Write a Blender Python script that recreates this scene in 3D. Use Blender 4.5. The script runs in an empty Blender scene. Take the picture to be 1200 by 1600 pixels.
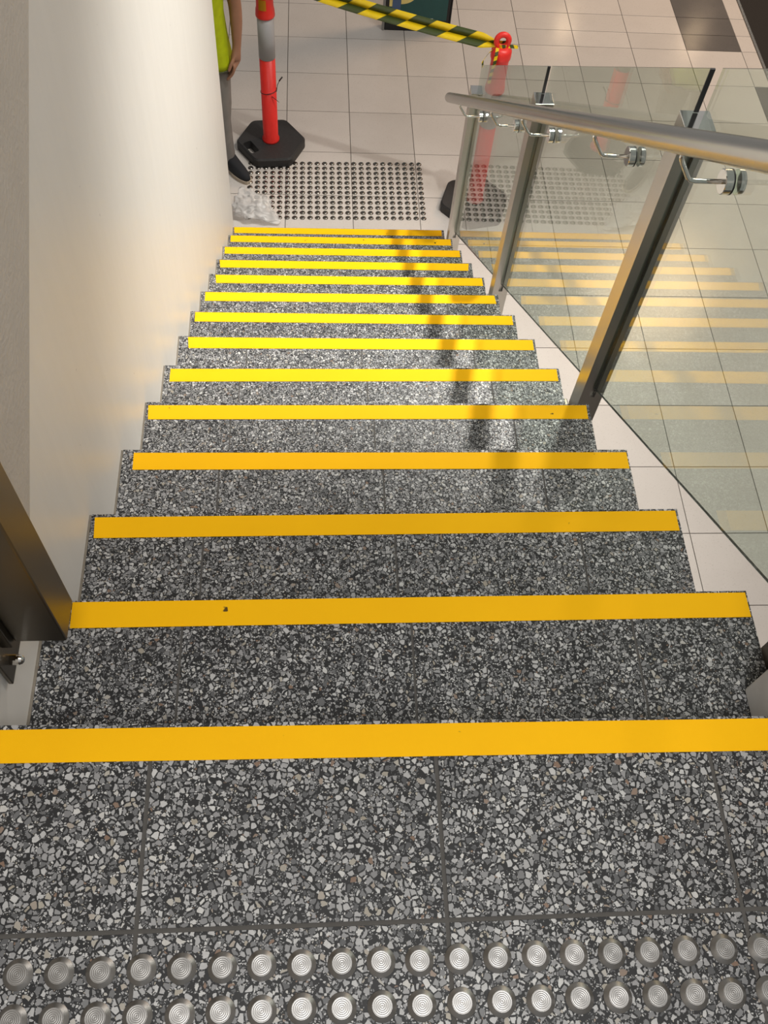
import bpy, bmesh, math, random
from mathutils import Vector, Matrix, noise
random.seed(7)
scene = bpy.context.scene
COL = scene.collection
# ------------------------------------------------------------------ camera
F_PX = 1476.54
cam_data = bpy.data.cameras.new('camera')
cam = bpy.data.objects.new('camera', cam_data)
COL.objects.link(cam)
cam_data.sensor_fit = 'HORIZONTAL'
cam_data.sensor_width = 36.0
cam_data.lens = F_PX * 36.0 / 1200.0
cam_data.clip_start = 0.02
pit, yaw, rol = 1.0347256, 0.1482839, 0.1238298
fw = Vector((math.sin(yaw) * math.cos(pit), math.cos(yaw) * math.cos(pit), -math.sin(pit)))
rt = Vector((math.cos(yaw), -math.sin(yaw), 0))
up = rt.cross(fw)
rt2 = rt * math.cos(rol) + up * math.sin(rol)
up2 = -rt * math.sin(rol) + up * math.cos(rol)
M = Matrix((rt2, up2, -fw)).transposed().to_4x4()
M.translation = Vector((0.6164, -0.4265, 1.3264))
cam.matrix_world = M
scene.camera = cam
# ------------------------------------------------------------------ view, world, lamps
vs = scene.view_settings
vs.view_transform = 'Standard'
vs.look = 'None'
vs.gamma = 1.0
vs.use_curve_mapping = False
vs.exposure = 0.0
world = bpy.data.worlds.new('world')
scene.world = world
world.use_nodes = True
wb = world.node_tree.nodes['Background']
wb.inputs['Color'].default_value = (1.0, 0.97, 0.925, 1)
wb.inputs['Strength'].default_value = 0.27


def lamp(kind, name, loc, energy, color=(1, 1, 1), size=0.1, target=None, spot=60, blend=0.5):
    d = bpy.data.lights.new(name, kind)
    d.energy = energy
    d.color = color
    if kind == 'AREA':
        d.shape = 'DISK'
        d.size = size
    else:
        d.shadow_soft_size = size
    if kind == 'SPOT':
        d.spot_size = math.radians(spot)
        d.spot_blend = blend
    o = bpy.data.objects.new(name, d)
    COL.objects.link(o)
    o.location = loc
    t = Vector(target) if target else Vector(loc) - Vector((0, 0, 1))
    o.rotation_euler = (t - Vector(loc)).to_track_quat('-Z', 'Y').to_euler()
    return o


lamp('SPOT', 'ceiling_downlight', (2.3, 3.3, 2.4), 1040, (1.0, 0.97, 0.90), 0.07, (0.7, 2.5, -1.7), 64, 1.0)
lamp('POINT', 'ceiling_downlight_spill', (2.3, 3.3, 2.4), 60, (1.0, 0.96, 0.88), 0.07)
lamp('AREA', 'hall_fill_light', (3.6, 3.0, 1.8), 84, (1.0, 0.94, 0.87), 1.5)  # unseen soft fill, added to brighten the lower floor on the right
lamp('AREA', 'landing_fill_light', (0.9, -0.95, 2.6), 45, (1.0, 0.98, 0.95), 0.8)  # added fill out of view, lifts the landing and upper treads
lamp('AREA', 'shop_light', (4.6, 7.4, 1.0), 95, (1.0, 0.66, 0.40), 1.4, (3.4, 6.6, -2.9))
lamp('AREA', 'shop_display_light', (3.5, 9.7, -0.8), 1.6, (1.0, 0.72, 0.45), 0.16, (3.0, 6.4, -2.9))
lamp('AREA', 'shop_display_light', (4.9, 9.4, -0.9), 1.6, (1.0, 0.72, 0.45), 0.16, (3.4, 6.4, -2.9))

# ------------------------------------------------------------------ measures
R, G = 0.20781, 0.301          # rise and going of a step
FL = -14 * R                   # lower floor level
XL, XR = 0.151, 1.415          # wall face, open edge of the stair
XG = 1.462                     # glass plane
JX = (0.390, 0.790, 1.189)     # slab joints


def nz(y):
    return -(y / G) * R


# ------------------------------------------------------------------ node helpers
def new_mat(name):
    m = bpy.data.materials.new(name)
    m.use_nodes = True
    nt = m.node_tree
    return m, nt, nt.nodes['Principled BSDF']


def N(nt, kind, **kw):
    n = nt.nodes.new(kind)
    for k, v in kw.items():
        setattr(n, k, v)
    return n


def math_n(nt, op, a, b=None, c=None):
    n = nt.nodes.new('ShaderNodeMath')
    n.operation = op
    for i, v in enumerate((a, b, c)):
        if v is None:
            continue
        if isinstance(v, (int, float)):
            n.inputs[i].default_value = v
        else:
            nt.links.new(v, n.inputs[i])
    return n.outputs[0]


def mix_c(nt, fac, a, b):
    n = nt.nodes.new('ShaderNodeMix')
    n.data_type = 'RGBA'
    for s, v in ((n.inputs['Factor'], fac), (n.inputs[6], a), (n.inputs[7], b)):
        if isinstance(v, (int, float)):
            s.default_value = v
        elif isinstance(v, tuple):
            s.default_value = v if len(v) == 4 else v + (1,)
        else:
            nt.links.new(v, s)
    return n.outputs[2]


def ramp(nt, fac, stops, interp='LINEAR'):
    n = nt.nodes.new('ShaderNodeValToRGB')
    cr = n.color_ramp
    cr.interpolation = interp
    while len(cr.elements) < len(stops):
        cr.elements.new(0.5)
    for e, (p, c) in zip(cr.elements, stops):
        e.position = p
        e.color = c if len(c) == 4 else tuple(c) + (1,)
    nt.links.new(fac, n.inputs[0])
    return n.outputs[0]


def pos(nt):
    return nt.nodes.new('ShaderNodeNewGeometry').outputs['Position']


def noise_n(nt, vec, scale, detail=3, rough=0.5):
    n = nt.nodes.new('ShaderNodeTexNoise')
    n.inputs['Scale'].default_value = scale
    n.inputs['Detail'].default_value = detail
    n.inputs['Roughness'].default_value = rough
    if vec is not None:
        nt.links.new(vec, n.inputs['Vector'])
    return n


def vor(nt, vec, scale, feature):
    n = nt.nodes.new('ShaderNodeTexVoronoi')
    n.feature = feature
    n.inputs['Scale'].default_value = scale
    nt.links.new(vec, n.inputs['Vector'])
    return n


def bump(nt, bsdf, height, strength, dist=0.002):
    b = nt.nodes.new('ShaderNodeBump')
    b.inputs['Strength'].default_value = strength
    b.inputs['Distance'].default_value = dist
    nt.links.new(height, b.inputs['Height'])
    nt.links.new(b.outputs[0], bsdf.inputs['Normal'])


def plain(name, col, rough=0.5, metal=0.0, nscale=None, namp=0.15, bscale=None, bstr=0.2):
    m, nt, b = new_mat(name)
    b.inputs['Roughness'].default_value = rough
    b.inputs['Metallic'].default_value = metal
    c0 = tuple(x * (1 - namp) for x in col)
    c1 = tuple(min(1, x * (1 + namp)) for x in col)
    p = pos(nt)
    n = noise_n(nt, p, nscale or 20)
    nt.links.new(mix_c(nt, n.outputs[0], c0, c1), b.inputs['Base Color'])
    if bscale:
        bump(nt, b, noise_n(nt, p, bscale, 4).outputs[0], bstr)
    return m


# ------------------------------------------------------------------ materials
def terrazzo():
    m, nt, b = new_mat('terrazzo')
    p = pos(nt)
    nd = noise_n(nt, p, 60, 2)
    va = N(nt, 'ShaderNodeVectorMath', operation='MULTIPLY_ADD')
    nt.links.new(nd.outputs['Color'], va.inputs[0])
    va.inputs[1].default_value = (0.006, 0.006, 0.006)
    nt.links.new(p, va.inputs[2])
    q = va.outputs[0]
    matrix = mix_c(nt, noise_n(nt, p, 14, 3).outputs[0], (0.013, 0.0135, 0.015), (0.028, 0.0285, 0.030))
    stops = [(0.0, (0.07, 0.072, 0.076)), (0.16, (0.15, 0.153, 0.158)), (0.38, (0.30, 0.302, 0.308)), (0.60, (0.42, 0.42, 0.425)),
             (0.80, (0.58, 0.58, 0.58)), (0.90, (0.68, 0.675, 0.66)), (0.94, (0.36, 0.32, 0.25)), (0.965, (0.50, 0.47, 0.41)), (0.99, (0.24, 0.15, 0.10))]
    col = matrix
    height = None
    for sc, keep, th0, th1 in ((270, 0.70, 0.10, 0.17), (122, 0.80, 0.08, 0.205)):
        e = vor(nt, q, sc, 'DISTANCE_TO_EDGE')
        f = vor(nt, q, sc, 'F1')
        sep = N(nt, 'ShaderNodeSeparateColor')
        nt.links.new(f.outputs['Color'], sep.inputs[0])
        th = math_n(nt, 'MULTIPLY_ADD', sep.outputs[1], th1 - th0, th0)
        ed = math_n(nt, 'SUBTRACT', e.outputs['Distance'], th)
        mask = math_n(nt, 'MULTIPLY', ed, 60.0)
        mask.node.use_clamp = True
        on = math_n(nt, 'LESS_THAN', sep.outputs[2], keep)
        mask = math_n(nt, 'MULTIPLY', mask, on)
        sc_col = ramp(nt, sep.outputs[0], stops)
        inner = noise_n(nt, p, 260, 2)
        sc_col = mix_c(nt, math_n(nt, 'MULTIPLY', inner.outputs[0], 0.35), sc_col, (0.16, 0.16, 0.165))
        col = mix_c(nt, mask, col, sc_col)
        height = mask if height is None else math_n(nt, 'MAXIMUM', height, mask)
    stain = noise_n(nt, p, 3.2, 3)
    dirt = ramp(nt, stain.outputs[0], [(0.35, (0.86, 0.86, 0.86)), (0.65, (1, 1, 1))])
    mx = N(nt, 'ShaderNodeMix')
    mx.data_type = 'RGBA'
    mx.blend_type = 'MULTIPLY'
    mx.inputs['Factor'].default_value = 1
    nt.links.new(col, mx.inputs[6])
    nt.links.new(dirt, mx.inputs[7])
    nt.links.new(mx.outputs[2], b.inputs['Base Color'])
    nt.links.new(math_n(nt, 'MULTIPLY_ADD', height, -0.16, 0.52), b.inputs['Roughness'])
    bump(nt, b, height, 0.10, 0.001)
    b.inputs['Specular IOR Level'].default_value = 0.35
    return m


def strip_mat():
    m, nt, b = new_mat('yellow_strip')
    p = pos(nt)
    c = mix_c(nt, noise_n(nt, p, 9, 3).outputs[0], (0.95, 0.49, 0.0), (1.0, 0.54, 0.0))
    sp = ramp(nt, noise_n(nt, p, 38, 2).outputs[0], [(0.745, (0, 0, 0)), (0.77, (1, 1, 1))])
    c = mix_c(nt, sp, c, (0.10, 0.06, 0.01))
    nt.links.new(c, b.inputs['Base Color'])
    b.inputs['Roughness'].default_value = 0.7
    b.inputs['Specular IOR Level'].default_value = 0.2
    bump(nt, b, noise_n(nt, p, 900, 2).outputs[0], 0.25, 0.0006)
    return m


def floor_tile_mat(name, c0, c1, speck, rough):
    m, nt, b = new_mat(name)
    p = pos(nt)
    oi = N(nt, 'ShaderNodeObjectInfo')
    c = mix_c(nt, noise_n(nt, p, 5, 5, 0.6).outputs[0], c0, c1)
    tone = math_n(nt, 'MULTIPLY_ADD', oi.outputs['Random'], 0.10, 0.95)
    hs = N(nt, 'ShaderNodeHueSaturation')
    nt.links.new(tone, hs.inputs['Value'])
    nt.links.new(c, hs.inputs['Color'])
    s = ramp(nt, noise_n(nt, p, 130, 2).outputs[0], [(0.62, (0, 0, 0)), (0.70, (1, 1, 1))])
    c = mix_c(nt, math_n(nt, 'MULTIPLY', s, 0.45), hs.outputs[0], speck)
    nt.links.new(c, b.inputs['Base Color'])
    nt.links.new(math_n(nt, 'MULTIPLY_ADD', noise_n(nt, p, 12, 4).outputs[0], 0.14, rough - 0.07), b.inputs['Roughness'])
    return m


def wall_paint():
    m, nt, b = new_mat('wall_paint')
    p = pos(nt)
    mp = N(nt, 'ShaderNodeMapping')
    mp.inputs['Scale'].default_value = (1, 8, 1.2)
    nt.links.new(p, mp.inputs[0])
    c = mix_c(nt, noise_n(nt, mp.outputs[0], 3, 4).outputs[0], (0.66, 0.645, 0.61), (0.72, 0.705, 0.67))
    sp = ramp(nt, noise_n(nt, p, 26, 2).outputs[0], [(0.765, (0, 0, 0)), (0.785, (1, 1, 1))])
    c = mix_c(nt, math_n(nt, 'MULTIPLY', sp, 0.6), c, (0.30, 0.28, 0.25))
    nt.links.new(c, b.inputs['Base Color'])
    b.inputs['Roughness'].default_value = 0.42
    bump(nt, b, noise_n(nt, mp.outputs[0], 8, 3).outputs[0], 0.12, 0.003)
    return m


def steel(name, col, rough, aniso=True):
    m, nt, b = new_mat(name)
    b.inputs['Metallic'].default_value = 1.0
    p = pos(nt)
    mp = N(nt, 'ShaderNodeMapping')
    mp.inputs['Scale'].default_value = (600, 600, 6)
    nt.links.new(p, mp.inputs[0])
    n = noise_n(nt, mp.outputs[0], 1, 2)
    nt.links.new(mix_c(nt, n.outputs[0], tuple(x * 0.95 for x in col), tuple(min(1, x * 1.04) for x in col)), b.inputs['Base Color'])
    nt.links.new(math_n(nt, 'MULTIPLY_ADD', n.outputs[0], 0.05, rough - 0.025), b.inputs['Roughness'])
    return m


def stud_mat():
    m, nt, b = new_mat('stud_steel')
    b.inputs['Metallic'].default_value = 1.0
    tc = N(nt, 'ShaderNodeTexCoord')
    sp = N(nt, 'ShaderNodeSeparateXYZ')
    nt.links.new(tc.outputs['Object'], sp.inputs[0])
    rr = math_n(nt, 'SQRT', math_n(nt, 'ADD', math_n(nt, 'MULTIPLY', sp.outputs[0], sp.outputs[0]), math_n(nt, 'MULTIPLY', sp.outputs[1], sp.outputs[1])))
    w = math_n(nt, 'SINE', math_n(nt, 'MULTIPLY', rr, 2 * math.pi / 0.0023))
    inside = math_n(nt, 'LESS_THAN', rr, 0.0118)
    w = math_n(nt, 'MULTIPLY', w, inside)
    oi = N(nt, 'ShaderNodeObjectInfo')
    c = mix_c(nt, oi.outputs['Random'], (0.33, 0.325, 0.315), (0.44, 0.43, 0.42))
    c = mix_c(nt, math_n(nt, 'MULTIPLY_ADD', w, 0.32, 0.32), c, (0.20, 0.195, 0.19))
    nt.links.new(c, b.inputs['Base Color'])
    b.inputs['Roughness'].default_value = 0.40
    bump(nt, b, w, 0.15, 0.0004)
    return m


def glass_mat():
    m, nt, b = new_mat('glass')
    nt.nodes.remove(b)
    out = nt.nodes['Material Output']
    g = N(nt, 'ShaderNodeNewGeometry')
    d = N(nt, 'ShaderNodeVectorMath', operation='DOT_PRODUCT')
    nt.links.new(g.outputs['Incoming'], d.inputs[0])
    nt.links.new(g.outputs['Normal'], d.inputs[1])
    c = math_n(nt, 'ABSOLUTE', d.outputs['Value'])
    k = math_n(nt, 'POWER', math_n(nt, 'SUBTRACT', 1.0, c), 5.0)
    fac = math_n(nt, 'MULTIPLY_ADD', k, 0.955, 0.045)
    tr = N(nt, 'ShaderNodeBsdfTransparent')
    tr.inputs[0].default_value = (0.885, 0.935, 0.90, 1)
    gl = N(nt, 'ShaderNodeBsdfGlossy')
    gl.inputs['Roughness'].default_value = 0.0
    mx = N(nt, 'ShaderNodeMixShader')
    nt.links.new(fac, mx.inputs[0])
    nt.links.new(tr.outputs[0], mx.inputs[1])
    nt.links.new(gl.outputs[0], mx.inputs[2])
    nt.links.new(mx.outputs[0], out.inputs[0])
    return m


def tape_mat():
    m, nt, b = new_mat('barrier_tape')
    uv = N(nt, 'ShaderNodeUVMap')
    sp = N(nt, 'ShaderNodeSeparateXYZ')
    nt.links.new(uv.outputs[0], sp.inputs[0])
    lane = math_n(nt, 'GREATER_THAN', sp.outputs[1], 0.5)
    ph = math_n(nt, 'MULTIPLY', sp.outputs[0], 1 / 0.235)
    ph = math_n(nt, 'MULTIPLY_ADD', lane, 0.5, ph)
    ph = math_n(nt, 'MULTIPLY_ADD', sp.outputs[1], 0.42, ph)
    fr = math_n(nt, 'FRACT', ph)
    c = mix_c(nt, math_n(nt, 'LESS_THAN', fr, 0.5), (0.055, 0.075, 0.02), (0.83, 0.58, 0.01))
    nt.links.new(c, b.inputs['Base Color'])
    b.inputs['Roughness'].default_value = 0.28
    return m


def bag_mat():
    m, nt, b = new_mat('thin_plastic')
    out = nt.nodes['Material Output']
    p = pos(nt)
    nt.links.new(mix_c(nt, noise_n(nt, p, 25, 3).outputs[0], (0.66, 0.65, 0.64), (0.80, 0.79, 0.78)), b.inputs['Base Color'])
    b.inputs['Roughness'].default_value = 0.3
    tr = N(nt, 'ShaderNodeBsdfTransparent')
    mx = N(nt, 'ShaderNodeMixShader')
    mx.inputs[0].default_value = 0.42
    nt.links.new(tr.outputs[0], mx.inputs[1])
    nt.links.new(b.outputs[0], mx.inputs[2])
    nt.links.new(mx.outputs[0], out.inputs[0])
    return m


MT = {
    'terrazzo': terrazzo(),
    'strip': strip_mat(),
    'grout': plain('grout', (0.085, 0.080, 0.074), 0.8, nscale=40),
    'sealant': plain('sealant', (0.20, 0.175, 0.14), 0.7, nscale=60, namp=0.3),
    'concrete': plain('painted_concrete', (0.55, 0.53, 0.50), 0.6),
    'tile': floor_tile_mat('floor_tile', (0.55, 0.51, 0.475), (0.63, 0.59, 0.555), (0.40, 0.36, 0.33), 0.19),
    'tile_dark': floor_tile_mat('dark_floor_tile', (0.085, 0.075, 0.068), (0.12, 0.105, 0.095), (0.05, 0.045, 0.04), 0.2),
    'tile_grout': plain('floor_grout', (0.13, 0.115, 0.10), 0.85, nscale=30),
    'carpet': plain('carpet', (0.018, 0.015, 0.013), 0.95, nscale=120, namp=0.6, bscale=500, bstr=0.6),
    'wall': wall_paint(),
    'plaster': plain('rough_plaster', (0.50, 0.46, 0.41), 0.8, nscale=12, namp=0.08, bscale=110, bstr=0.9),
    'wall_grey': plain('grey_paint', (0.62, 0.61, 0.59), 0.5),
    'steel': steel('brushed_steel', (0.46, 0.44, 0.41), 0.27),
    'post_steel': steel('post_steel', (0.58, 0.55, 0.505), 0.32),
    'rail_steel': plain('rail_steel', (0.47, 0.455, 0.43), 0.25, 1.0, 6, 0.05),
    'steel_dark': steel('darkened_steel', (0.17, 0.15, 0.12), 0.34),  # left post's dark reflections put into the base colour; brackets share it
    'chrome': plain('polished_steel', (0.80, 0.79, 0.77), 0.10, 1.0),
    'stud': stud_mat(),
    'stud_dark': plain('dark_reflection_stud_steel', (0.20, 0.185, 0.165), 0.24, 1.0, 40, 0.2),  # dark base colour stands in for dark surroundings mirrored in the studs
    'glass': glass_mat(),
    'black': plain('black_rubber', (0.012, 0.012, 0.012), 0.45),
    'rubber': plain('recycled_rubber', (0.022, 0.021, 0.021), 0.6, nscale=60, namp=0.4, bscale=180, bstr=0.3),
    'red': plain('red_plastic', (0.80, 0.030, 0.022), 0.38, nscale=15, namp=0.08),
    'silver': plain('reflective_band', (0.40, 0.40, 0.41), 0.45, nscale=400, namp=0.1),
    'sticker': plain('yellow_sticker', (0.75, 0.42, 0.02), 0.5),
    'tape': tape_mat(),
    'bag': bag_mat(),
    'sign_black': plain('sign_black', (0.008, 0.008, 0.010), 0.3),
    'sign_grey': plain('sign_grey', (0.22, 0.21, 0.20), 0.4),
    'teal': plain('poster_teal', (0.012, 0.075, 0.072), 0.35),
    'blue': plain('poster_blue', (0.055, 0.10, 0.20), 0.35),
    'cream': plain('poster_yellow', (0.75, 0.60, 0.20), 0.4),
    'white': plain('poster_white', (0.75, 0.74, 0.70), 0.4),
    'skin': plain('skin', (0.30, 0.145, 0.085), 0.5, nscale=30, namp=0.12),
    'vest': plain('hi_vis_fabric', (0.72, 0.82, 0.01), 0.7, nscale=25, namp=0.15),
    'vest_trim': plain('dark_trim', (0.05, 0.055, 0.02), 0.7),
    'shirt': plain('dark_shirt', (0.02, 0.02, 0.022), 0.8),
    'trousers': plain('grey_trousers', (0.19, 0.175, 0.16), 0.85, nscale=14, namp=0.2, bscale=60, bstr=0.4),
    'shoe': plain('black_canvas', (0.010, 0.011, 0.014), 0.85),
    'sole': plain('beige_sole', (0.42, 0.35, 0.27), 0.7),
    'hair': plain('dark_hair', (0.015, 0.011, 0.009), 0.6, nscale=90, namp=0.4),
    'eye': plain('eye_white', (0.7, 0.7, 0.68), 0.2),
}


# ------------------------------------------------------------------ mesh helpers
def obj(name, bm, mat, parent=None, smooth=False, loc=None):
    me = bpy.data.meshes.new(name)
    bmesh.ops.recalc_face_normals(bm, faces=bm.faces)
    if smooth:
        for f in bm.faces:
            f.smooth = True
    bm.to_mesh(me)
    bm.free()
    me.materials.append(MT[mat])
    return place(name, me, parent, loc)


def place(name, me, parent=None, loc=None, rotz=0.0):
    o = bpy.data.objects.new(name, me)
    COL.objects.link(o)
    if parent is not None:
        o.parent = parent
    if loc is not None:
        o.location = loc
    if rotz:
        o.rotation_euler = (0, 0, rotz)
    return o


def thing(name, label, cat, loc=(0, 0, 0), rotz=0.0, group=None):
    o = bpy.data.objects.new(name, None)
    o.empty_display_size = 0.1
    COL.objects.link(o)
    o.location = loc
    o.rotation_euler = (0, 0, rotz)
    tag(o, label, cat, group)
    return o


def tag(o, label, cat, group=None):
    o['label'] = label
    o['category'] = cat
    if group:
        o['group'] = group
    return o


def struct(o, label, cat):
    o['kind'] = 'structure'
    return tag(o, label, cat)


def box(bm, x0, x1, y0, y1, z0, z1, bev=0.0):
    v = [bm.verts.new((x, y, z)) for x in (x0, x1) for y in (y0, y1) for z in (z0, z1)]
    fs = [bm.faces.new([v[i] for i in q]) for q in ((0, 1, 3, 2), (4, 6, 7, 5), (0, 4, 5, 1), (2, 3, 7, 6), (0, 2, 6, 4), (1, 5, 7, 3))]
    if bev:
        es = list({e for f in fs for e in f.edges})
        bmesh.ops.bevel(bm, geom=es, offset=bev, segments=2, affect='EDGES', profile=0.5)
    return bm


def hexa(bm, low, top):
    """prism between two polygons of the same count"""
    a = [bm.verts.new(p) for p in low]
    b = [bm.verts.new(p) for p in top]
    n = len(a)
    bm.faces.new(a)
    bm.faces.new(b)
    for i in range(n):
        bm.faces.new((a[i], a[(i + 1) % n], b[(i + 1) % n], b[i]))
    return bm


def prism(bm, poly, z0, z1):
    return hexa(bm, [(x, y, z0) for x, y in poly], [(x, y, z1) for x, y in poly])


def lathe(bm, prof, seg=24, center=(0, 0, 0), axis='Z', cap=True):
    """prof: list of (radius, height)"""
    cx, cy, cz = center
    rings = []
    for rr, h in prof:
        ring = []
        for i in range(seg):
            a = 2 * math.pi * i / seg
            c, s = rr * math.cos(a), rr * math.sin(a)
            if axis == 'Z':
                p = (cx + c, cy + s, cz + h)
            elif axis == 'X':
                p = (cx + h, cy + c, cz + s)
            else:
                p = (cx + c, cy + h, cz + s)
            ring.append(bm.verts.new(p))
        rings.append(ring)
    for a, b in zip(rings, rings[1:]):
        for i in range(seg):
            bm.faces.new((a[i], a[(i + 1) % seg], b[(i + 1) % seg], b[i]))
    if cap:
        bm.faces.new(rings[0])
        bm.faces.new(rings[-1])
    return bm


def tube(bm, pts, rad, seg=12, cap=True):
    """sweep a circle along points; rad is a number or list"""
    pts = [Vector(p) for p in pts]
    n = len(pts)
    rads = rad if isinstance(rad, (list, tuple)) else [rad] * n
    prev = None
    rings = []
    for i, p in enumerate(pts):
        t = (pts[min(i + 1, n - 1)] - pts[max(i - 1, 0)]).normalized()
        if prev is None:
            ref = Vector((0, 0, 1)) if abs(t.z) < 0.9 else Vector((1, 0, 0))
            u = t.cross(ref).normalized()
        else:
            u = (prev - t * prev.dot(t)).normalized()
        prev = u
        w = t.cross(u)
        rings.append([bm.verts.new(p + (u * math.cos(2 * math.pi * k / seg) + w * math.sin(2 * math.pi * k / seg)) * rads[i]) for k in range(seg)])
    for a, b in zip(rings, rings[1:]):
        for k in range(seg):
            bm.faces.new((a[k], a[(k + 1) % seg], b[(k + 1) % seg], b[k]))
    if cap:
        bm.faces.new(rings[0])
        bm.faces.new(rings[-1])
    return bm


def loft(bm, sections, seg=28, cap=True):
    """sections: (cx, cy, z, rx, ry, power)"""
    rings = []
    for cx, cy, z, rx, ry, pw in sections:
        ring = []
        for i in range(seg):
            a = 2 * math.pi * i / seg
            c, s = math.cos(a), math.sin(a)
            ring.append(bm.verts.new((cx + rx * math.copysign(abs(c) ** pw, c), cy + ry * math.copysign(abs(s) ** pw, s), z)))
        rings.append(ring)
    for a, b in zip(rings, rings[1:]):
        for i in range(seg):
            bm.faces.new((a[i], a[(i + 1) % seg], b[(i + 1) % seg], b[i]))
    if cap:
        bm.faces.new(rings[0])
        bm.faces.new(rings[-1])
    return bm


def BM():
    return bmesh.new()


# ------------------------------------------------------------------ lower floor
TX, TY = 0.4291, 0.4185
GX, GY = 0.4521, 6.528
floor = obj('floor', box(BM(), -1.6, 4.03, -1.6, 9.2, FL - 0.12, FL - 0.003), 'tile_grout')
struct(floor, 'pale speckled square tile floor at the foot of the stair', 'floor')
J = 0.0024
tile_me = {}


def tile(x0, x1, y0, y1, dark=False):
    w, d = round(x1 - x0, 4), round(y1 - y0, 4)
    key = (w, d, dark)
    if key not in tile_me:
        b = BM()
        box(b, -w / 2 + J, w / 2 - J, -d / 2 + J, d / 2 - J, -0.012, 0)
        bmesh.ops.recalc_face_normals(b, faces=b.faces)
        me = bpy.data.meshes.new('floor_tile')
        b.to_mesh(me)
        b.free()
        me.materials.append(MT['tile_dark' if dark else 'tile'])
        tile_me[key] = me
    place('floor_tile', tile_me[key], floor, ((x0 + x1) / 2, (y0 + y1) / 2, FL))


for i in range(-4, 9):
    for j in range(-5, 14):
        x0, x1 = GX + i * TX, GX + (i + 1) * TX
        y0, y1 = GY - (j + 1) * TY, GY - j * TY
        if x1 < 1.35 and y1 < 3.9:      # under the stair and behind the wall
            continue
        if x1 < -0.6 and y1 < 4.0:
            continue
        if i == 8:
            x1 = 4.005
        if i >= 9:
            continue
        dark = (i == 7 and j <= 0) or (i == 8 and j == 2)
        if i >= 4 and j == 0:
            ym = (y0 + y1) / 2 - 0.012
            tile(x0, x1, y0, ym, dark)
            tile(x0, x1, ym, y1, dark)
        else:
            tile(x0, x1, y0, y1, dark)
trim = obj('trim_1', box(BM(), 4.008, 4.028, -1.6, 9.2, FL - 0.003, FL + 0.003), 'steel')
struct(trim, 'thin metal edge strip between pale tiles and dark carpet', 'trim')
carpet = obj('floor_carpet', box(BM(), 4.03, 6.2, -1.6, 9.2, FL - 0.12, FL + 0.001), 'carpet')
struct(carpet, 'dark brown carpet at the right beyond the pale tiles', 'carpet')

# ------------------------------------------------------------------ walls
wall = obj('wall_left', box(BM(), XL - 0.22, XL, -1.6, 3.955, FL - 0.1, 2.6), 'wall')
struct(wall, 'smooth white painted wall along the left of the stair', 'wall')
b = BM()
poly = [(0.22, 0.02), (0.335, -0.0715), (0.3907, -0.039), (1.11, 0.379), (3.9, 2.01), (3.9, 2.6), (-1.6, 2.6), (-1.6, 0.02)]
hexa(b, [(XL - 0.01, y, z) for y, z in poly], [(XL + 0.0025, y, z) for y, z in poly])
pl = obj('plaster_coat', b, 'plaster', wall)
pl['label'] = 'rough beige plaster coat'
wr = obj('wall_right', box(BM(), 1.366, 1.62, -1.6, 0.114, -R - 0.001, 1.02, 0.004), 'wall_grey')
struct(wr, 'light grey wall return standing at the top right of the stair', 'wall')

# ------------------------------------------------------------------ landing
# small irregularities of each nosing (left, right), metres
DY = {1: (0.008, -0.003), 2: (-0.004, 0.002), 3: (-0.008, 0.0), 4: (-0.0045, -0.0025), 5: (-0.0034, -0.0035), 6: (-0.0033, -0.004), 7: (-0.0037, -0.002),
      8: (0, -0.0006), 9: (-0.001, 0.002), 10: (0.0025, 0.005), 11: (0.003, 0.0046), 12: (0.008, 0.0066), 13: (0.009, 0.0084), 14: (-0.003, 0.0025)}


def nose(k, x):
    a, c = DY[k]
    return (k - 1) * G + a + (c - a) * (x - XL) / (XR - XL)


def slab(name, x0, x1, back, front, z, th, mat, parent):
    """back / front: functions of x giving y"""
    pts = [(x0, back(x0)), (x1, back(x1)), (x1, front(x1)), (x0, front(x0))]
    bm = prism(BM(), pts, z - th, z)
    return obj(name, bm, mat, parent)


HJ = 0.003
landing = slab('floor_landing', XL, 1.366, lambda x: -1.6, lambda x: nose(1, x) - 0.001, -0.002, 0.30, 'grout', None)
struct(landing, 'dark terrazzo landing with steel warning studs at the stair head', 'floor')
xs = [XL] + list(JX) + [1.366]
for a, c in zip(xs, xs[1:]):
    x0, x1 = a + (HJ if a != XL else 0.004), c - (HJ if c != 1.366 else 0.0)
    slab('terrazzo_slab', x0, x1, lambda x: -0.266 + HJ, lambda x: nose(1, x), 0, 0.03, 'terrazzo', landing)
    slab('terrazzo_slab', x0, x1, lambda x: -0.666 + HJ, lambda x: -0.266 - HJ, 0, 0.03, 'terrazzo', landing)
    slab('terrazzo_slab', x0, x1, lambda x: -1.066 + HJ, lambda x: -0.666 - HJ, 0, 0.03, 'terrazzo', landing)

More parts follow.
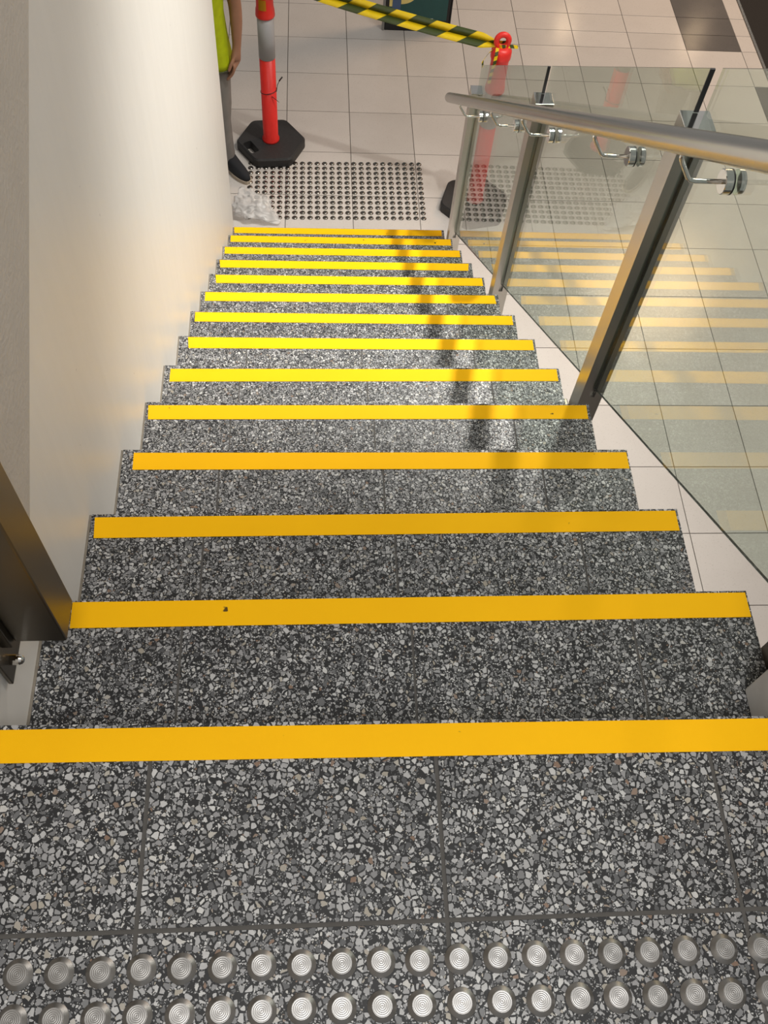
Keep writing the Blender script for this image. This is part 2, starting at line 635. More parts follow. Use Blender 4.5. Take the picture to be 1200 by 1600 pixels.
STRIPS = {1: [(0.155, 0.001), (0.155, -0.046), (1.364, -0.006), (1.364, -0.054)],
          2: [(0.198, -0.007), (0.199, -0.056), (1.412, -0.002), (1.412, -0.051)],
          3: [(0.163, -0.016), (0.166, -0.065), (1.410, -0.005), (1.410, -0.055)],
          4: [(0.182, -0.014), (0.183, -0.063), (1.412, -0.011), (1.412, -0.060)],
          5: [(0.161, -0.015), (0.164, -0.063), (1.407, -0.008), (1.406, -0.056)],
          6: [(0.174, -0.018), (0.174, -0.068), (1.407, -0.008), (1.407, -0.056)],
          7: [(0.185, -0.009), (0.190, -0.058), (1.407, -0.007), (1.407, -0.054)],
          8: [(0.170, -0.005), (0.170, -0.052), (1.403, -0.006), (1.404, -0.052)],
          9: [(0.172, -0.005), (0.172, -0.054), (1.398, -0.003), (1.403, -0.050)],
          10: [(0.181, -0.003), (0.186, -0.053), (1.405, 0.000), (1.407, -0.048)],
          11: [(0.168, -0.001), (0.173, -0.051), (1.399, 0.000), (1.393, -0.048)],
          12: [(0.163, 0.002), (0.164, -0.046), (1.406, 0.004), (1.406, -0.044)],
          13: [(0.166, 0.006), (0.166, -0.043), (1.407, 0.005), (1.407, -0.043)],
          14: [(0.159, -0.005), (0.162, -0.053), (1.400, 0.000), (1.400, -0.049)]}


def strip(k, parent):
    z = -(k - 1) * R
    fl, bl, fr, br = [(x, y + (k - 1) * G) for x, y in STRIPS[k]]
    o = obj('nosing_strip', prism(BM(), [bl, br, fr, fl], z - 0.0005, z + 0.0012), 'strip', parent)
    o['label'] = 'bright yellow non-slip strip'
    return o


strip(1, landing)

# warning studs: flat ringed top on a bevelled collar
b = BM()
lathe(b, [(0.0185, 0.0), (0.0185, 0.0012), (0.0174, 0.0022), (0.0132, 0.0052), (0.0126, 0.0056), (0.0118, 0.0056), (0.0117, 0.0053), (0.004, 0.0053)], 28)
bmesh.ops.recalc_face_normals(b, faces=b.faces)
stud_me = bpy.data.meshes.new('warning_stud')
for f in b.faces:
    f.smooth = True
b.to_mesh(stud_me)
b.free()
stud_me.materials.append(MT['stud'])
stud_me.set_sharp_from_angle(angle=math.radians(25))
for row in range(2):
    for i in range(-1, 23):
        x = 0.251 + i * 0.05
        y = -0.3105 - row * 0.0505 - 0.0035 * (x - 0.25)
        place('warning_stud', stud_me, landing, (x + random.uniform(-.0008, .0008), y + random.uniform(-.0008, .0008), 0), random.uniform(0, 6))
# studs on the lower floor
b = BM()
lathe(b, [(0.0178, 0.0), (0.0178, 0.0012), (0.0165, 0.0028), (0.0128, 0.0062), (0.0105, 0.0072), (0.006, 0.0077), (0.002, 0.0078)], 14)
bmesh.ops.recalc_face_normals(b, faces=b.faces)
dome_me = bpy.data.meshes.new('tactile_stud')
for f in b.faces:
    f.smooth = True
b.to_mesh(dome_me)
b.free()
dome_me.materials.append(MT['stud_dark'])
for i in range(24):
    for j in range(12):
        u = i / 23
        x = 0.2215 + 1.112 * u
        y = 4.221 + 0.0460 * j + 0.020 * u + 0.0006 * j * u
        place('tactile_stud', dome_me, floor, (x, y, FL))

# ------------------------------------------------------------------ staircase
stair = thing('staircase', 'straight dark terrazzo staircase with a yellow strip on each step', 'staircase', (0, 0, 0))
for k in range(2, 15):
    z = -(k - 1) * R
    zb = max(z - R - 0.14, FL)
    back = (lambda x, k=k: nose(k - 1, x) + 0.0006)
    front = (lambda x, k=k: nose(k, x))
    core = slab('step', XL + 0.001, XR - 0.003, back, lambda x, k=k: nose(k, x) - 0.001, z - 0.002, z - 0.002 - zb, 'concrete', stair)
    # terrazzo riser face below the slabs
    slab('riser', XL + 0.002, XR - 0.002, lambda x, k=k: nose(k, x) - 0.012, lambda x, k=k: nose(k, x) - 0.0004, z - 0.022, R - 0.024, 'terrazzo', core)
    slab('grout_bed', XL + 0.001, XR - 0.0025, back, lambda x, k=k: nose(k, x) - 0.0012, z - 0.0014, 0.0012, 'grout', core)
    xs = [XL] + list(JX) + [XR]
    for a, c in zip(xs, xs[1:]):
        x0 = a + (0.0022 if a != XL else 0.005)
        x1 = c - (0.0022 if c != XR else 0.0)
        slab('tread_slab', x0, x1, back, front, z, 0.022, 'terrazzo', core)
    slab('sealant_bead', XL, XL + 0.0048, back, lambda x, k=k: nose(k, x) - 0.002, z + 0.001, 0.01, 'sealant', core)
    strip(k, core)

# ------------------------------------------------------------------ glass balustrade
bal = thing('glass_balustrade', 'clear glass balustrade with steel posts and tubular handrail along the stair', 'balustrade', (0, 0, 0))
PY = [3.829, 2.585, 1.330, 0.166]
PTOP = [0.960, 0.954, 0.943, 0.943]
HW = 0.0335


def post_profile(y, slots):
    s, d = 0.0085, 0.012
    cx = XG - 0.0005
    pts = [(cx - HW, y - HW)]
    if slots[0]:
        pts += [(cx - s, y - HW), (cx - s, y - HW + d), (cx + s, y - HW + d), (cx + s, y - HW)]
    pts += [(cx + HW, y - HW), (cx + HW, y + HW)]
    if slots[1]:
        pts += [(cx + s, y + HW), (cx + s, y + HW - d), (cx - s, y + HW - d), (cx - s, y + HW)]
    pts += [(cx - HW, y + HW)]
    return pts


for n, y in enumerate(PY):
    zt = nz(y) + PTOP[n]
    zs = nz(y) - 0.005
    b = BM()
    slots = (n != 3, n != 0)
    prism(b, post_profile(y, slots), zs, zt - 0.003)
    box(b, XG - HW - 0.0005, XG + HW - 0.0005, y - HW, y + HW, zs - 0.34, zs)
    p = obj('post', b, 'post_steel', bal)
    c = obj('post_cap', box(BM(), XG - HW - 0.001, XG + HW, y - HW - 0.0005, y + HW + 0.0005, zt - 0.003, zt, 0.0008), 'chrome', p)
    c['label'] = 'polished flat post cap'
    obj('side_bracket', box(BM(), XR + 0.0002, XG - HW - 0.0006, y - 0.05, y + 0.054, zs - 0.31, nz(y) - 0.125, 0.003), 'steel_dark', p)
    for s, on in ((-1, slots[0]), (1, slots[1])):
        if on:
            y0 = y + s * (HW - 0.011)
            y1 = y + s * (HW + 0.0008)
            for x0 in (XG + 0.0063,):
                obj('glazing_gasket', box(BM(), x0, x0 + 0.0016, min(y0, y1), max(y0, y1), zs + 0.002, zt - 0.006), 'black', p)


def gb(y):
    return nz(y) + 0.0165


def gt(y):
    return nz(y) + 1.0945 + (1.066 - 1.0945) * (3.76 - y) / (3.76 - 1.14)


for n in range(3):
    y1, y0 = PY[n] - HW + 0.006, PY[n + 1] + HW - 0.006
    t = 0.0055
    q = [(y0, gb(y0)), (y1, gb(y1)), (y1, gt(y1)), (y0, gt(y0))]
    b = BM()
    hexa(b, [(XG - t, y, z) for y, z in q], [(XG + t, y, z) for y, z in q])
    gp = obj('glass_panel', b, 'glass', bal)
    # dark lower edge; the end's dark reflection is painted as a black strip
    e = BM()
    q2 = [(y0, gb(y0) - 0.0025), (y1, gb(y1) - 0.0025), (y1, gb(y1)), (y0, gb(y0))]
    hexa(e, [(XG - 0.0022, y, z) for y, z in q2], [(XG + 0.0022, y, z) for y, z in q2])
    obj('bottom_edge', e, 'black', gp)
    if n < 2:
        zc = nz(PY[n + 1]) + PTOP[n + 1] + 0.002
        obj('dark_end_reflection', box(BM(), XG - t, XG + t, y0 - 0.003, y0, zc, gt(y0)), 'black', gp)
    e = BM()
    q3 = [(y0, gt(y0)), (y1, gt(y1)), (y1, gt(y1) + 0.0012), (y0, gt(y0) + 0.0012)]
    hexa(e, [(XG - t, y, z) for y, z in q3], [(XG + t, y, z) for y, z in q3])
    obj('top_edge', e, 'sign_grey', gp)

XRAIL, HRAIL, RRAIL = 1.336, 0.908, 0.0252


def rail_z(y):
    return nz(y) + HRAIL


rail_pts = [(XRAIL, y, rail_z(y)) for y in (0.125, 0.6, 1.2, 1.8, 2.4, 3.0, 3.6, 3.895)]
dirv = Vector((0, G, -R)).normalized()
endp = Vector(rail_pts[-1])
rads = [RRAIL] * len(rail_pts)
for dd, rr in ((0.006, 0.0250), (0.012, 0.0236), (0.017, 0.0205), (0.0205, 0.0155), (0.0225, 0.009), (0.023, 0.002)):
    rail_pts.append(tuple(endp + dirv * dd))
    rads.append(rr)
rail = obj('handrail', tube(BM(), rail_pts, rads, 32), 'rail_steel', bal, True)
rail['label'] = 'brushed steel tubular handrail'
for y in (0.42, 1.074, 1.589, 2.333, 2.838, 3.560):
    zc = nz(y) + 0.817
    zr = rail_z(y) - RRAIL + 0.001
    x1 = XG - 0.0062
    rod = [(x1 - 0.014, y, zc), (XRAIL + 0.045, y, zc), (XRAIL + 0.034, y, zc + 0.003), (XRAIL + 0.028, y, zc + 0.009), (XRAIL + 0.008, y, zc + 0.040),
           (XRAIL + 0.003, y, zc + 0.048), (XRAIL, y, zc + 0.056), (XRAIL, y, max(zr, zc + 0.06))]
    br = obj('rail_bracket', tube(BM(), rod, 0.0052, 10), 'chrome', bal, True)
    b = BM()
    lathe(b, [(0.0235, -0.0195), (0.0250, -0.018), (0.0250, -0.0035), (0.0250, -0.003)], 32, (x1, y, zc), 'X')
    d = obj('standoff_disc', b, 'chrome', br)
    b = BM()
    lathe(b, [(0.0256, -0.003), (0.0256, 0.0)], 32, (x1, y, zc), 'X')
    obj('disc_gasket', b, 'black', br)
    b = BM()
    lathe(b, [(0.0250, 0.0), (0.0250, 0.010), (0.0235, 0.0115)], 32, (XG + 0.0062, y, zc), 'X')
    obj('outer_disc', b, 'chrome', br)

# ------------------------------------------------------------------ steel post fixed to the left wall
lp = thing('wall_post', 'dark square steel post bolted to the left wall at stair head', 'post', (0, 0, 0))
b = BM()
box(b, 0.1790, 0.2545, 0.1335, 0.2000, 0.0, 1.05, 0.003)
obj('post_tube', b, 'steel_dark', lp)
obj('spacer_plate', box(BM(), 0.1615, 0.1790, 0.122, 0.205, 0.004, 1.05, 0.002), 'steel_dark', lp)
obj('fixing_plate', box(BM(), XL + 0.003, 0.1615, 0.098, 0.236, -0.080, 1.05, 0.0015), 'steel_dark', lp)
b = BM()
lathe(b, [(0.0085, 0.0), (0.0085, 0.010)], 6, (0.1615, 0.124, -0.0455), 'X')
lathe(b, [(0.0082, 0.010), (0.0080, 0.014), (0.0066, 0.018), (0.004, 0.0205), (0.001, 0.0212)], 20, (0.1615, 0.124, -0.0455), 'X')
obj('dome_nut', b, 'chrome', lp)

# ------------------------------------------------------------------ bollards
def hex_base(cx, cy, rad, rot):
    def ring(rr, a0=rot):
        return [(rr * math.cos(a0 + i * math.pi / 3), rr * math.sin(a0 + i * math.pi / 3)) for i in range(6)]
    return ring


def rounded(poly, rr, n=4):
    out = []
    m = len(poly)
    for i in range(m):
        p0, p1, p2 = Vector(poly[i - 1]), Vector(poly[i]), Vector(poly[(i + 1) % m])
        a = p1 + (p0 - p1).normalized() * rr
        c = p1 + (p2 - p1).normalized() * rr
        for k in range(n + 1):
            t = k / n
            out.append(tuple((1 - t) ** 2 * a + 2 * t * (1 - t) * p1 + t * t * c))
    return out


def rubber_base(parent, rot, hole_ang, h=0.062, rad=0.232):
    """hexagonal block with a handle slot cut through, built as ring faces"""
    outer = rounded([(rad * math.cos(rot + i * math.pi / 3), rad * math.sin(rot + i * math.pi / 3)) for i in range(6)], 0.03)
    # slot outline
    c = Vector((math.cos(hole_ang), math.sin(hole_ang))) * (rad * 0.66)
    tdir = Vector((-math.sin(hole_ang), math.cos(hole_ang)))
    ndir = Vector((math.cos(hole_ang), math.sin(hole_ang)))
    slot = rounded([tuple(c + tdir * a * 0.058 + ndir * d * 0.030) for a, d in ((-1, -1), (1, -1), (1, 1), (-1, 1))], 0.015, 3)
    bm = BM()
    layers = []
    for zz, sc in ((0.0, 1.0), (h - 0.012, 1.0), (h, 0.955)):
        layers.append([bm.verts.new((x * sc, y * sc, zz)) for x, y in outer])
    n = len(outer)
    for a, d in zip(layers, layers[1:]):
        for i in range(n):
            bm.faces.new((a[i], a[(i + 1) % n], d[(i + 1) % n], d[i]))
    sl = [[bm.verts.new((x, y, zz)) for x, y in slot] for zz in (0.0, h)]
    m = len(slot)
    for i in range(m):
        bm.faces.new((sl[0][i], sl[0][(i + 1) % m], sl[1][(i + 1) % m], sl[1][i]))
    for ring, hole in ((layers[0], sl[0]), (layers[-1], sl[1])):
        es = []
        for loop in (ring, hole):
            for i in range(len(loop)):
                e = bm.edges.get((loop[i], loop[(i + 1) % len(loop)]))
                es.append(e)
        bmesh.ops.triangle_fill(bm, use_beauty=True, use_dissolve=False, edges=es)
    return obj('rubber_base', bm, 'rubber', parent)


def bollard(loc, rot, hole, label, bulge):
    t = thing('bollard', label, 'bollard', (loc[0], loc[1], FL), 0, 'safety bollards at the foot of the stair')
    rubber_base(t, rot, hole)
    b = BM()
    z0, z1 = bulge
    lathe(b, [(0.056, 0.060), (0.056, 0.075), (0.049, 0.085), (0.0485, z0)], 32)
    obj('lower_tube', b, 'red', t, True)
    b = BM()
    lathe(b, [(0.0500, z0), (0.0500, z1)], 32)
    bd = obj('reflective_band', b, 'silver', t, True)
    bd['label'] = 'silver reflective band'
    b = BM()
    zc = z1
    prof = [(0.0490, zc), (0.0570, zc + 0.004), (0.0575, zc + 0.012), (0.0545, zc + 0.045), (0.0510, zc + 0.058), (0.050, 1.02), (0.051, 1.040), (0.0565, 1.052), (0.0575, 1.066),
            (0.0565, 1.095), (0.049, 1.110), (0.030, 1.118), (0.004, 1.120)]
    lathe(b, prof, 32)
    top = obj('top_cap', b, 'red', t, True)
    b = BM()
    pts = []
    for i in range(25):
        a = -0.5 * math.pi + 2 * math.pi * i / 24
        pts.append((0.034 * math.cos(a) - 0.004, 0.0, 1.148 + 0.036 * math.sin(a)))
    tube(b, pts, 0.0155, 12, False)
    bmesh.ops.remove_doubles(b, verts=b.verts, dist=0.0005)
    obj('top_loop', b, 'red', t, True)
    return t, top


b1, top1 = bollard((0.352, 4.893), math.radians(5), math.radians(213), 'red bollard with a silver band on black hexagonal base beside the wall end', (0.655, 0.915))
b2, top2 = bollard((1.665, 4.365), math.radians(12), math.radians(300), 'red bollard standing behind the glass balustrade with barrier tape tied on', (0.620, 0.845))
# sticker on the first bollard
b = BM()
vv = []
for i in range(7):
    a = math.radians(-128 + i * 8)
    vv.append([bm_v for bm_v in (b.verts.new((0.0562 * math.cos(a), 0.0562 * math.sin(a), 0.975)), b.verts.new((0.0530 * math.cos(a), 0.0530 * math.sin(a), 1.035)),
                                 b.verts.new((0.0530 * math.cos(a), 0.0530 * math.sin(a), 1.035)))][:2])
for p, q in zip(vv, vv[1:]):
    b.faces.new((p[0], q[0], q[1], p[1]))
bmesh.ops.solidify(b, geom=b.faces[:], thickness=0.0015)
obj('sticker', b, 'sticker', b1)
# cable tie around the first bollard
b = BM()
ring = [(0.0505 * math.cos(2 * math.pi * i / 28), 0.0505 * math.sin(2 * math.pi * i / 28), 0.425 + 0.012 * math.sin(2 * math.pi * i / 28 + 2.2)) for i in range(29)]
tube(b, ring, 0.0022, 6, False)
tube(b, [(0.020, -0.048, 0.415), (0.040, -0.050, 0.400), (0.066, -0.045, 0.372)], [0.0022, 0.002, 0.001], 6)
tube(b, [(0.049, -0.012, 0.425), (0.056, -0.012, 0.470), (0.072, -0.010, 0.505)], [0.0022, 0.002, 0.002], 6)
tube(b, [(0.068, -0.010, 0.498), (0.088, -0.008, 0.525)], [0.0045, 0.0045], 8)
ct = obj('cable_tie', b, 'black', b1, True)
ct['label'] = 'thin black cable tie with loose tail'

# ------------------------------------------------------------------ barrier tape
A = Vector((1.645, 4.362, FL + 1.128))
B = Vector((0.352, 4.893, FL + 1.148))
b = BM()
uvl = b.loops.layers.uv.new('UVMap')
nseg = 72
L = (B - A).length
rows = []
for i in range(nseg + 1):
    s = i / nseg
    p = A.lerp(B, s)
    p.z -= 0.016 * 4 * s * (1 - s)
    tw = math.radians(58 - 6 * math.sin(s * 5) - 60 * max(0, s - 0.62) / 0.38)
    wdt = 0.078 * min(1, 0.35 + s * 9) * min(1, 0.35 + (1 - s) * 9)
    d = (B - A).normalized()
    side = d.cross(Vector((0, 0, 1))).normalized()       # horizontal, across the tape
    if side.y < 0:
        side = -side
    u = side * math.cos(tw) + Vector((0, 0, 1)) * math.sin(tw)
    nrm = d.cross(u)
    if nrm.z < 0:
        nrm = -nrm
    row = []
    for v in (0.0, 0.25, 0.5, 0.5001, 0.75, 1.0):
        fold = -0.010 * (1 - abs(v - 0.5) * 2) if abs(v - 0.5) > 0.01 else -0.013
        row.append((b.verts.new(p + u * (v - 0.5) * wdt + nrm * fold), s * L, v))
    rows.append(row)
for a, c in zip(rows, rows[1:]):
    for k in range(5):
        quad = (a[k], c[k], c[k + 1], a[k + 1])
        f = b.faces.new([x[0] for x in quad])
        f.smooth = True
        for lp_, x in zip(f.loops, quad):
            lp_[uvl].uv = (x[1], x[2])
me = bpy.data.meshes.new('barrier_tape')
b.to_mesh(me)
b.free()
me.materials.append(MT['tape'])
tp = place('barrier_tape', me)
sm = tp.modifiers.new('thickness', 'SOLIDIFY')
sm.thickness = 0.0006
tag(tp, 'yellow and black striped barrier tape strung between the two red bollards', 'tape')
# knot and loose ends tied on the second bollard
b = BM()
uvl = b.loops.layers.uv.new('UVMap')


def ribbon(pts, w, acr):
    acr = Vector(acr)
    prev = None
    s = 0
    for i, p in enumerate(pts):
        p = Vector(p)
        if i:
            s += (p - Vector(pts[i - 1])).length
        cur = [(b.verts.new(p - acr * w / 2), s, 0.0), (b.verts.new(p + acr * w / 2), s, 0.49)]
        if prev:
            quad = (prev[0], cur[0], cur[1], prev[1])
            f = b.faces.new([q[0] for q in quad])
            for lp_, x in zip(f.loops, quad):
                lp_[uvl].uv = (x[1] * 5, x[2])
        prev = cur


cx, cy, cz = 1.665, 4.365, FL
ring = [(cx + 0.024 * math.cos(a), cy + 0.024 * math.sin(a), cz + 1.124 + 0.004 * math.sin(3 * a)) for a in [i * math.pi / 8 for i in range(17)]]
ribbon(ring, 0.026, (0, 0, 1))
ribbon([(cx - 0.030, cy - 0.026, cz + 1.122), (cx - 0.036, cy - 0.052, cz + 1.095), (cx - 0.040, cy - 0.061, cz + 1.05), (cx - 0.048, cy - 0.0625, cz + 1.00), (cx - 0.052, cy - 0.063, cz + 0.93)], 0.018, (0.9, -0.4, 0.1))
ribbon([(cx - 0.030, cy - 0.010, cz + 1.118), (cx - 0.075, cy - 0.030, cz + 1.095), (cx - 0.105, cy - 0.045, cz + 1.055), (cx - 0.100, cy - 0.050, cz + 1.02)], 0.016, (0.5, 0, 0.8))
ribbon([(cx + 0.020, cy - 0.008, cz + 1.122), (cx + 0.050, cy - 0.012, cz + 1.125), (cx + 0.085, cy - 0.010, cz + 1.120)], 0.018, (0, 0.4, 0.9))
me = bpy.data.meshes.new('tape_knot')
b.to_mesh(me)
b.free()
me.materials.append(MT['tape'])
kn = place('tape_knot', me, tp)
sm = kn.modifiers.new('thickness', 'SOLIDIFY')
sm.thickness = 0.0012

# ------------------------------------------------------------------ display sign
sg = thing('display_sign', 'black framed standing sign with teal poster on the far tiles', 'sign', (1.40, 6.245, FL))
SH = 1.25
b = BM()
box(b, -0.238, 0.242, -0.016, 0.016, 0.0, SH, 0.004)
obj('sign_panel', b, 'sign_black', sg)
b = BM()
box(b, -0.255, -0.238, -0.020, 0.020, 0.0, SH, 0.003)
obj('side_rail', b, 'sign_grey', sg)
b = BM()
box(b, 0.242, 0.252, -0.020, 0.020, 0.0, SH, 0.003)
obj('side_rail', b, 'sign_black', sg)
b = BM()
hexa(b, [(-0.22, 0.02, SH - 0.06), (0.22, 0.02, SH - 0.06), (0.22, 0.02, SH - 0.02), (-0.22, 0.02, SH - 0.02)],
     [(-0.22, 0.045, SH - 0.06), (0.22, 0.045, SH - 0.06), (0.22, 0.045, SH - 0.02), (-0.22, 0.045, SH - 0.02)])
box(b, -0.22, -0.19, 0.040, 0.060, 0.0, SH - 0.02)
box(b, 0.19, 0.22, 0.040, 0.060, 0.0, SH - 0.02)
obj('back_stand', b, 'sign_black', sg)
yf = -0.016
po = obj('poster', box(BM(), -0.212, 0.218, yf - 0.002, yf, 0.090, SH - 0.05), 'teal', sg)
obj('yellow_bar', box(BM(), -0.211, -0.190, yf - 0.0028, yf - 0.002, 0.186, 0.72), 'cream', po)
obj('blue_bar', box(BM(), -0.188, -0.128, yf - 0.0028, yf - 0.002, 0.130, 0.80), 'blue', po)
b = BM()
ys0, ys1 = yf - 0.0028, yf - 0.002
arc = [(-0.126, 0.300), (-0.126, 0.206)] + [(-0.126 + 0.112 * math.sin(a), 0.290 - 0.084 * math.cos(a)) for a in [math.radians(d) for d in range(8, 91, 8)]] + [(-0.014, 0.300)]
hexa(b, [(x, ys0, z) for x, z in arc], [(x, ys1, z) for x, z in arc])
obj('yellow_shape', b, 'cream', po)
obj('white_mark', box(BM(), 0.058, 0.118, yf - 0.0028, yf - 0.002, 0.095, 0.104), 'white', po)

# ------------------------------------------------------------------ crumpled plastic bag
b = BM()
bmesh.ops.create_icosphere(b, subdivisions=5, radius=1.0)
for v in b.verts:
    d = v.co.normalized()
    n1 = noise.noise(d * 1.7 + Vector((3, 1, 5)))
    n2 = abs(noise.noise(d * 2.4 + Vector((9, 2, 1))))
    n3 = abs(noise.noise(d * 4.5 + Vector((1, 7, 4))))
    k = 0.92 + 0.30 * n1 - 0.42 * n2 + 0.10 * n3
    x, y, z = d.x * 0.125 * k, d.y * 0.118 * k, max(0.0, 0.055 + d.z * 0.068 * k)
    # pull two corners out (the bag's mouth and a handle)
    h1 = max(0, d.dot(Vector((0.82, -0.52, -0.2)).normalized())) ** 5
    h2 = max(0, d.dot(Vector((-0.25, 0.9, 0.25)).normalized())) ** 6
    x += 0.070 * h1 - 0.018 * h2
    y += -0.045 * h1 + 0.045 * h2
    z *= 1 - 0.6 * h1
    v.co = (x, y, z)
bag = obj('plastic_bag', b, 'bag', None, True, (0.238, 4.262, FL + 0.0005))
tag(bag, 'crumpled thin white plastic bag on the floor by the bottom step', 'bag')

# ------------------------------------------------------------------ person behind the wall end
PX, PYY = -0.045, 4.690
per = thing('person', 'person in yellow hi-vis vest and grey trousers half hidden by the wall', 'person', (PX, PYY, FL))
# local axes: x to the person's left side (image right), -y is forward


def skinned(name, verts, edges, radii, mat, parent, sub=2, root=0):
    me = bpy.data.meshes.new(name)
    me.from_pydata(verts, edges, [])
    me.materials.append(MT[mat])
    o = place(name, me, parent)
    md = o.modifiers.new('skin', 'SKIN')
    md.use_smooth_shade = True
    sv = me.skin_vertices[0].data
    for i, rr in enumerate(radii):
        sv[i].radius = (rr, rr) if not isinstance(rr, tuple) else rr
        sv[i].use_root = (i == root)
    ss = o.modifiers.new('subdivision', 'SUBSURF')
    ss.levels = sub
    ss.render_levels = sub
    return o


verts, edges, radii = [], [], []


def add(p, rr, to=None):
    verts.append(p)
    radii.append(rr)
    if to is not None:
        edges.append((to, len(verts) - 1))
    return len(verts) - 1


pel = add((0, 0, 0.93), 0.13)
ab = add((0, 0, 1.08), 0.125, pel)
ch = add((0, 0.01, 1.28), 0.14, ab)
nk0 = add((0, 0.01, 1.43), 0.065, ch)
nk = add((0, -0.005, 1.50), 0.055, nk0)
hd = add((0, -0.02, 1.585), 0.085, nk)
hd2 = add((0, -0.015, 1.67), 0.088, hd)
hd3 = add((0, -0.005, 1.735), 0.05, hd2)
for s in (1, -1):
    sh = add((s * 0.165, 0.01, 1.375), 0.062, ch)
    el0 = add((s * 0.215, 0.02, 1.24), 0.047, sh)
    el = add((s * 0.240, 0.025, 1.09), 0.040, el0)
    f1 = add((s * 0.243, 0.0, 1.00), 0.038, el)
    wr_ = add((s * 0.238, -0.035, 0.865), 0.026, f1)
    pm = add((s * 0.232, -0.045, 0.815), (0.024, 0.034), wr_)
    pe = add((s * 0.222, -0.052, 0.775), (0.018, 0.034), pm)
    # four fingers and the thumb
    for k, ln in enumerate((0.070, 0.080, 0.075, 0.060)):
        yo = -0.085 + 0.022 * k
        a = add((s * 0.219, yo, 0.765), 0.0095, pe)
        c = add((s * 0.206, yo - 0.006, 0.765 - ln * 0.45), 0.0090, a)
        e = add((s * 0.186, yo - 0.008, 0.765 - ln * 0.78), 0.0082, c)
        add((s * 0.170, yo - 0.008, 0.765 - ln * 0.98), 0.0070, e)
    a = add((s * 0.218, -0.078, 0.822), 0.0115, pm)
    c = add((s * 0.200, -0.100, 0.795), 0.0105, a)
    add((s * 0.186, -0.112, 0.762), 0.0085, c)
    hp = add((s * 0.095, 0.0, 0.86), 0.085, pel)
    kn_ = add((s * 0.106, -0.01, 0.48), 0.055, hp)
    an = add((s * 0.122, 0.01, 0.085), 0.036, kn_)
body = skinned('body', verts, edges, radii, 'skin', per)
# face
for s in (1, -1):
    b = BM()
    lathe(b, [(0.001, -0.013), (0.008, -0.010), (0.012, 0), (0.008, 0.010), (0.001, 0.013)], 12, (s * 0.033, -0.093, 1.637), 'Y')
    obj('eye', b, 'eye', per, True)
    b = BM()
    loft(b, [(s * 0.094, -0.005, 1.598, 0.006, 0.010, 1), (s * 0.098, 0.0, 1.62, 0.010, 0.020, 1), (s * 0.100, 0.004, 1.645, 0.010, 0.022, 1), (s * 0.096, 0.0, 1.662, 0.006, 0.014, 1)], 12)
    obj('ear', b, 'skin', per, True)
b = BM()
hexa(b, [(-0.018, -0.100, 1.592), (0.018, -0.100, 1.592), (0.008, -0.098, 1.645), (-0.008, -0.098, 1.645)], [(-0.008, -0.127, 1.597), (0.008, -0.127, 1.597), (0.003, -0.106, 1.643), (-0.003, -0.106, 1.643)])
obj('nose', b, 'skin', per, True)
b = BM()
loft(b, [(0, -0.098, 1.555, 0.016, 0.005, 1), (0, -0.101, 1.562, 0.024, 0.008, 1), (0, -0.099, 1.570, 0.018, 0.005, 1)], 14)
obj('mouth', b, 'skin', per, True)
b = BM()
loft(b, [(0, 0.045, 1.575, 0.078, 0.055, 1), (0, 0.030, 1.62, 0.099, 0.082, 1), (0, 0.008, 1.68, 0.103, 0.104, 1), (0, -0.008, 1.725, 0.088, 0.095, 1), (0, -0.004, 1.760, 0.045, 0.05, 1)], 24)
obj('hair', b, 'hair', per, True)
# clothing
b = BM()
for s in (1, -1):
    loft(b, [(s * 0.150, 0.010, 1.33, 0.070, 0.075, 1), (s * 0.185, 0.012, 1.36, 0.068, 0.075, 1), (s * 0.205, 0.016, 1.28, 0.066, 0.070, 1), (s * 0.222, 0.02, 1.205, 0.062, 0.066, 1)], 20)
loft(b, [(0, 0.0, 1.00, 0.165, 0.115, 0.8), (0, 0.0, 1.20, 0.180, 0.122, 0.8), (0, 0.005, 1.36, 0.180, 0.105, 0.8), (0, 0.01, 1.445, 0.09, 0.08, 1), (0, 0.008, 1.47, 0.065, 0.065, 1)], 32)
obj('shirt', b, 'shirt', per, True)
b = BM()
secs = [(0.010, -0.005, 0.760, 0.188, 0.145, 0.75), (0.008, -0.003, 0.800, 0.190, 0.148, 0.75), (0.004, 0.0, 0.90, 0.182, 0.143, 0.78), (0, 0.0, 1.05, 0.176, 0.138, 0.78), (0, 0.0, 1.22, 0.186, 0.138, 0.8),
        (0, 0.004, 1.36, 0.172, 0.120, 0.8), (0, 0.010, 1.43, 0.115, 0.092, 0.95), (0, 0.012, 1.462, 0.075, 0.074, 1)]
loft(b, secs, 40, False)
bmesh.ops.solidify(b, geom=b.faces[:], thickness=0.004)
for v in b.verts:
    w_ = max(0, (1.0 - v.co.z) / 0.25)
    a = math.atan2(v.co.y, v.co.x)
    v.co.x += 0.006 * w_ * math.sin(9 * a)
    v.co.y += 0.006 * w_ * math.cos(7 * a)
ve = obj('vest', b, 'vest', per, True)
ve['label'] = 'fluorescent yellow safety vest'
b = BM()
hem = [(0.010 + 0.191 * math.copysign(abs(math.cos(a)) ** 0.75, math.cos(a)) + 0.006 * 0.96 * math.sin(9 * a), -0.005 + 0.148 * math.copysign(abs(math.sin(a)) ** 0.75, math.sin(a)) + 0.006 * math.cos(7 * a), 0.761)
       for a in [2 * math.pi * i / 60 for i in range(61)]]
tube(b, hem, 0.006, 8, False)
obj('hem_trim', b, 'vest_trim', ve, True)
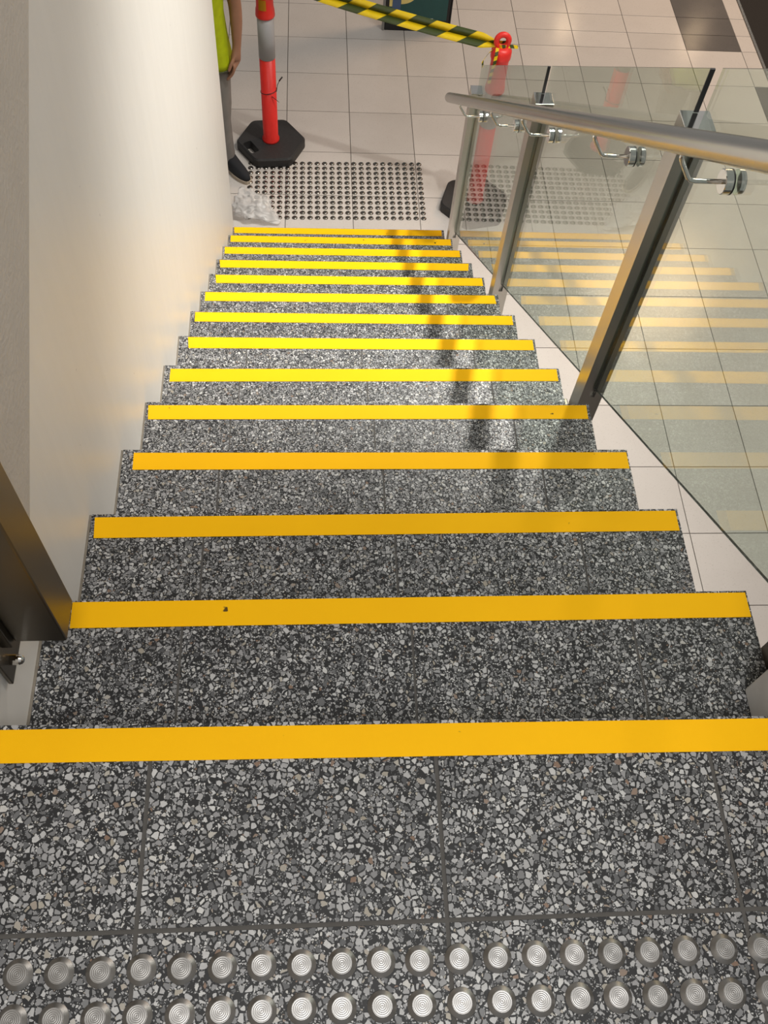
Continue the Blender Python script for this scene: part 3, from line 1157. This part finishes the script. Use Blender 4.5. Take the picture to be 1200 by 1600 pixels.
for z0, z1 in ((1.25, 1.30),):
    b = BM()
    loft(b, [(0, 0.001, z0, 0.190, 0.1415, 0.8), (0, 0.002, z1, 0.186, 0.136, 0.8)], 40, False)
    bmesh.ops.solidify(b, geom=b.faces[:], thickness=0.002)
    obj('reflective_tape', b, 'silver', ve, True)
b = BM()
for s in (1, -1):
    loft(b, [(s * 0.122, 0.012, 0.050, 0.050, 0.062, 1), (s * 0.121, 0.010, 0.075, 0.053, 0.064, 1), (s * 0.112, 0.0, 0.20, 0.052, 0.066, 1), (s * 0.110, -0.01, 0.36, 0.058, 0.072, 1), (s * 0.106, -0.012, 0.49, 0.070, 0.080, 1),
             (s * 0.102, -0.004, 0.68, 0.088, 0.096, 1), (s * 0.090, 0.0, 0.84, 0.100, 0.115, 1), (s * 0.070, 0.0, 0.93, 0.105, 0.125, 1)], 24)
loft(b, [(0, 0, 0.82, 0.12, 0.11, 0.9), (0, 0, 0.90, 0.178, 0.130, 0.8), (0, 0, 1.02, 0.168, 0.122, 0.8)], 32)
for v in b.verts:
    v.co.x += 0.006 * noise.noise(v.co * 14)
    v.co.y += 0.008 * noise.noise(v.co * 14 + Vector((5, 5, 5)))
obj('trousers', b, 'trousers', per, True)


def shoe(s, ang):
    def sec(pts, z0, z1, mat, name, parent, top_sc=1.0, sh=0.0):
        low = [(x, y, z0) for x, y in pts]
        cy_ = sum(p[1] for p in pts) / len(pts)
        top = [(x * top_sc, cy_ + (y - cy_) * top_sc + sh, z1) for x, y in pts]
        return hexa(BM(), low, top)
    out = []
    for i in range(28):
        a = 2 * math.pi * i / 28
        y = -0.085 + 0.145 * math.cos(a)
        w = 0.050 if y < -0.09 else 0.043
        out.append((w * math.copysign(abs(math.sin(a)) ** 0.75, math.sin(a)), y))
    mat = Matrix.Translation((s * 0.122, 0.015, 0)) @ Matrix.Rotation(ang, 4, 'Z')
    bm = sec(out, 0.0, 0.024, 'sole', 'sole', per)
    bmesh.ops.transform(bm, matrix=mat, verts=bm.verts)
    so = None
    b2_ = BM()
    rings = []
    for z, sx, y0, y1 in ((0.024, 0.95, -0.226, 0.054), (0.045, 0.93, -0.222, 0.056), (0.062, 0.84, -0.200, 0.057), (0.080, 0.78, -0.130, 0.056), (0.098, 0.74, -0.075, 0.054)):
        ring_ = []
        for i in range(28):
            a = 2 * math.pi * i / 28
            yy = (y0 + y1) / 2 + (y1 - y0) / 2 * math.cos(a)
            ring_.append(b2_.verts.new((0.047 * sx * math.copysign(abs(math.sin(a)) ** 0.75, math.sin(a)), yy, z)))
        rings.append(ring_)
    for r0, r1 in zip(rings, rings[1:]):
        for i in range(28):
            b2_.faces.new((r0[i], r0[(i + 1) % 28], r1[(i + 1) % 28], r1[i]))
    b2_.faces.new(rings[0])
    b2_.faces.new(rings[-1])
    bmesh.ops.transform(b2_, matrix=mat, verts=b2_.verts)
    up_ = obj('shoe', b2_, 'shoe', per, True)
    obj('sole', bm, 'sole', up_)


shoe(1, math.radians(38))
shoe(-1, math.radians(-18))


# ------------------------------------------------------------------ put each base empty where its thing stands
for o, L in ((stair, (0.783, 3.9, FL)), (bal, (XG, 3.829, FL)), (lp, (0.2168, 0.1668, -0.08))):
    L = Vector(L)
    o.location = L
    for ch in o.children:
        ch.matrix_parent_inverse = Matrix.Translation(-L)
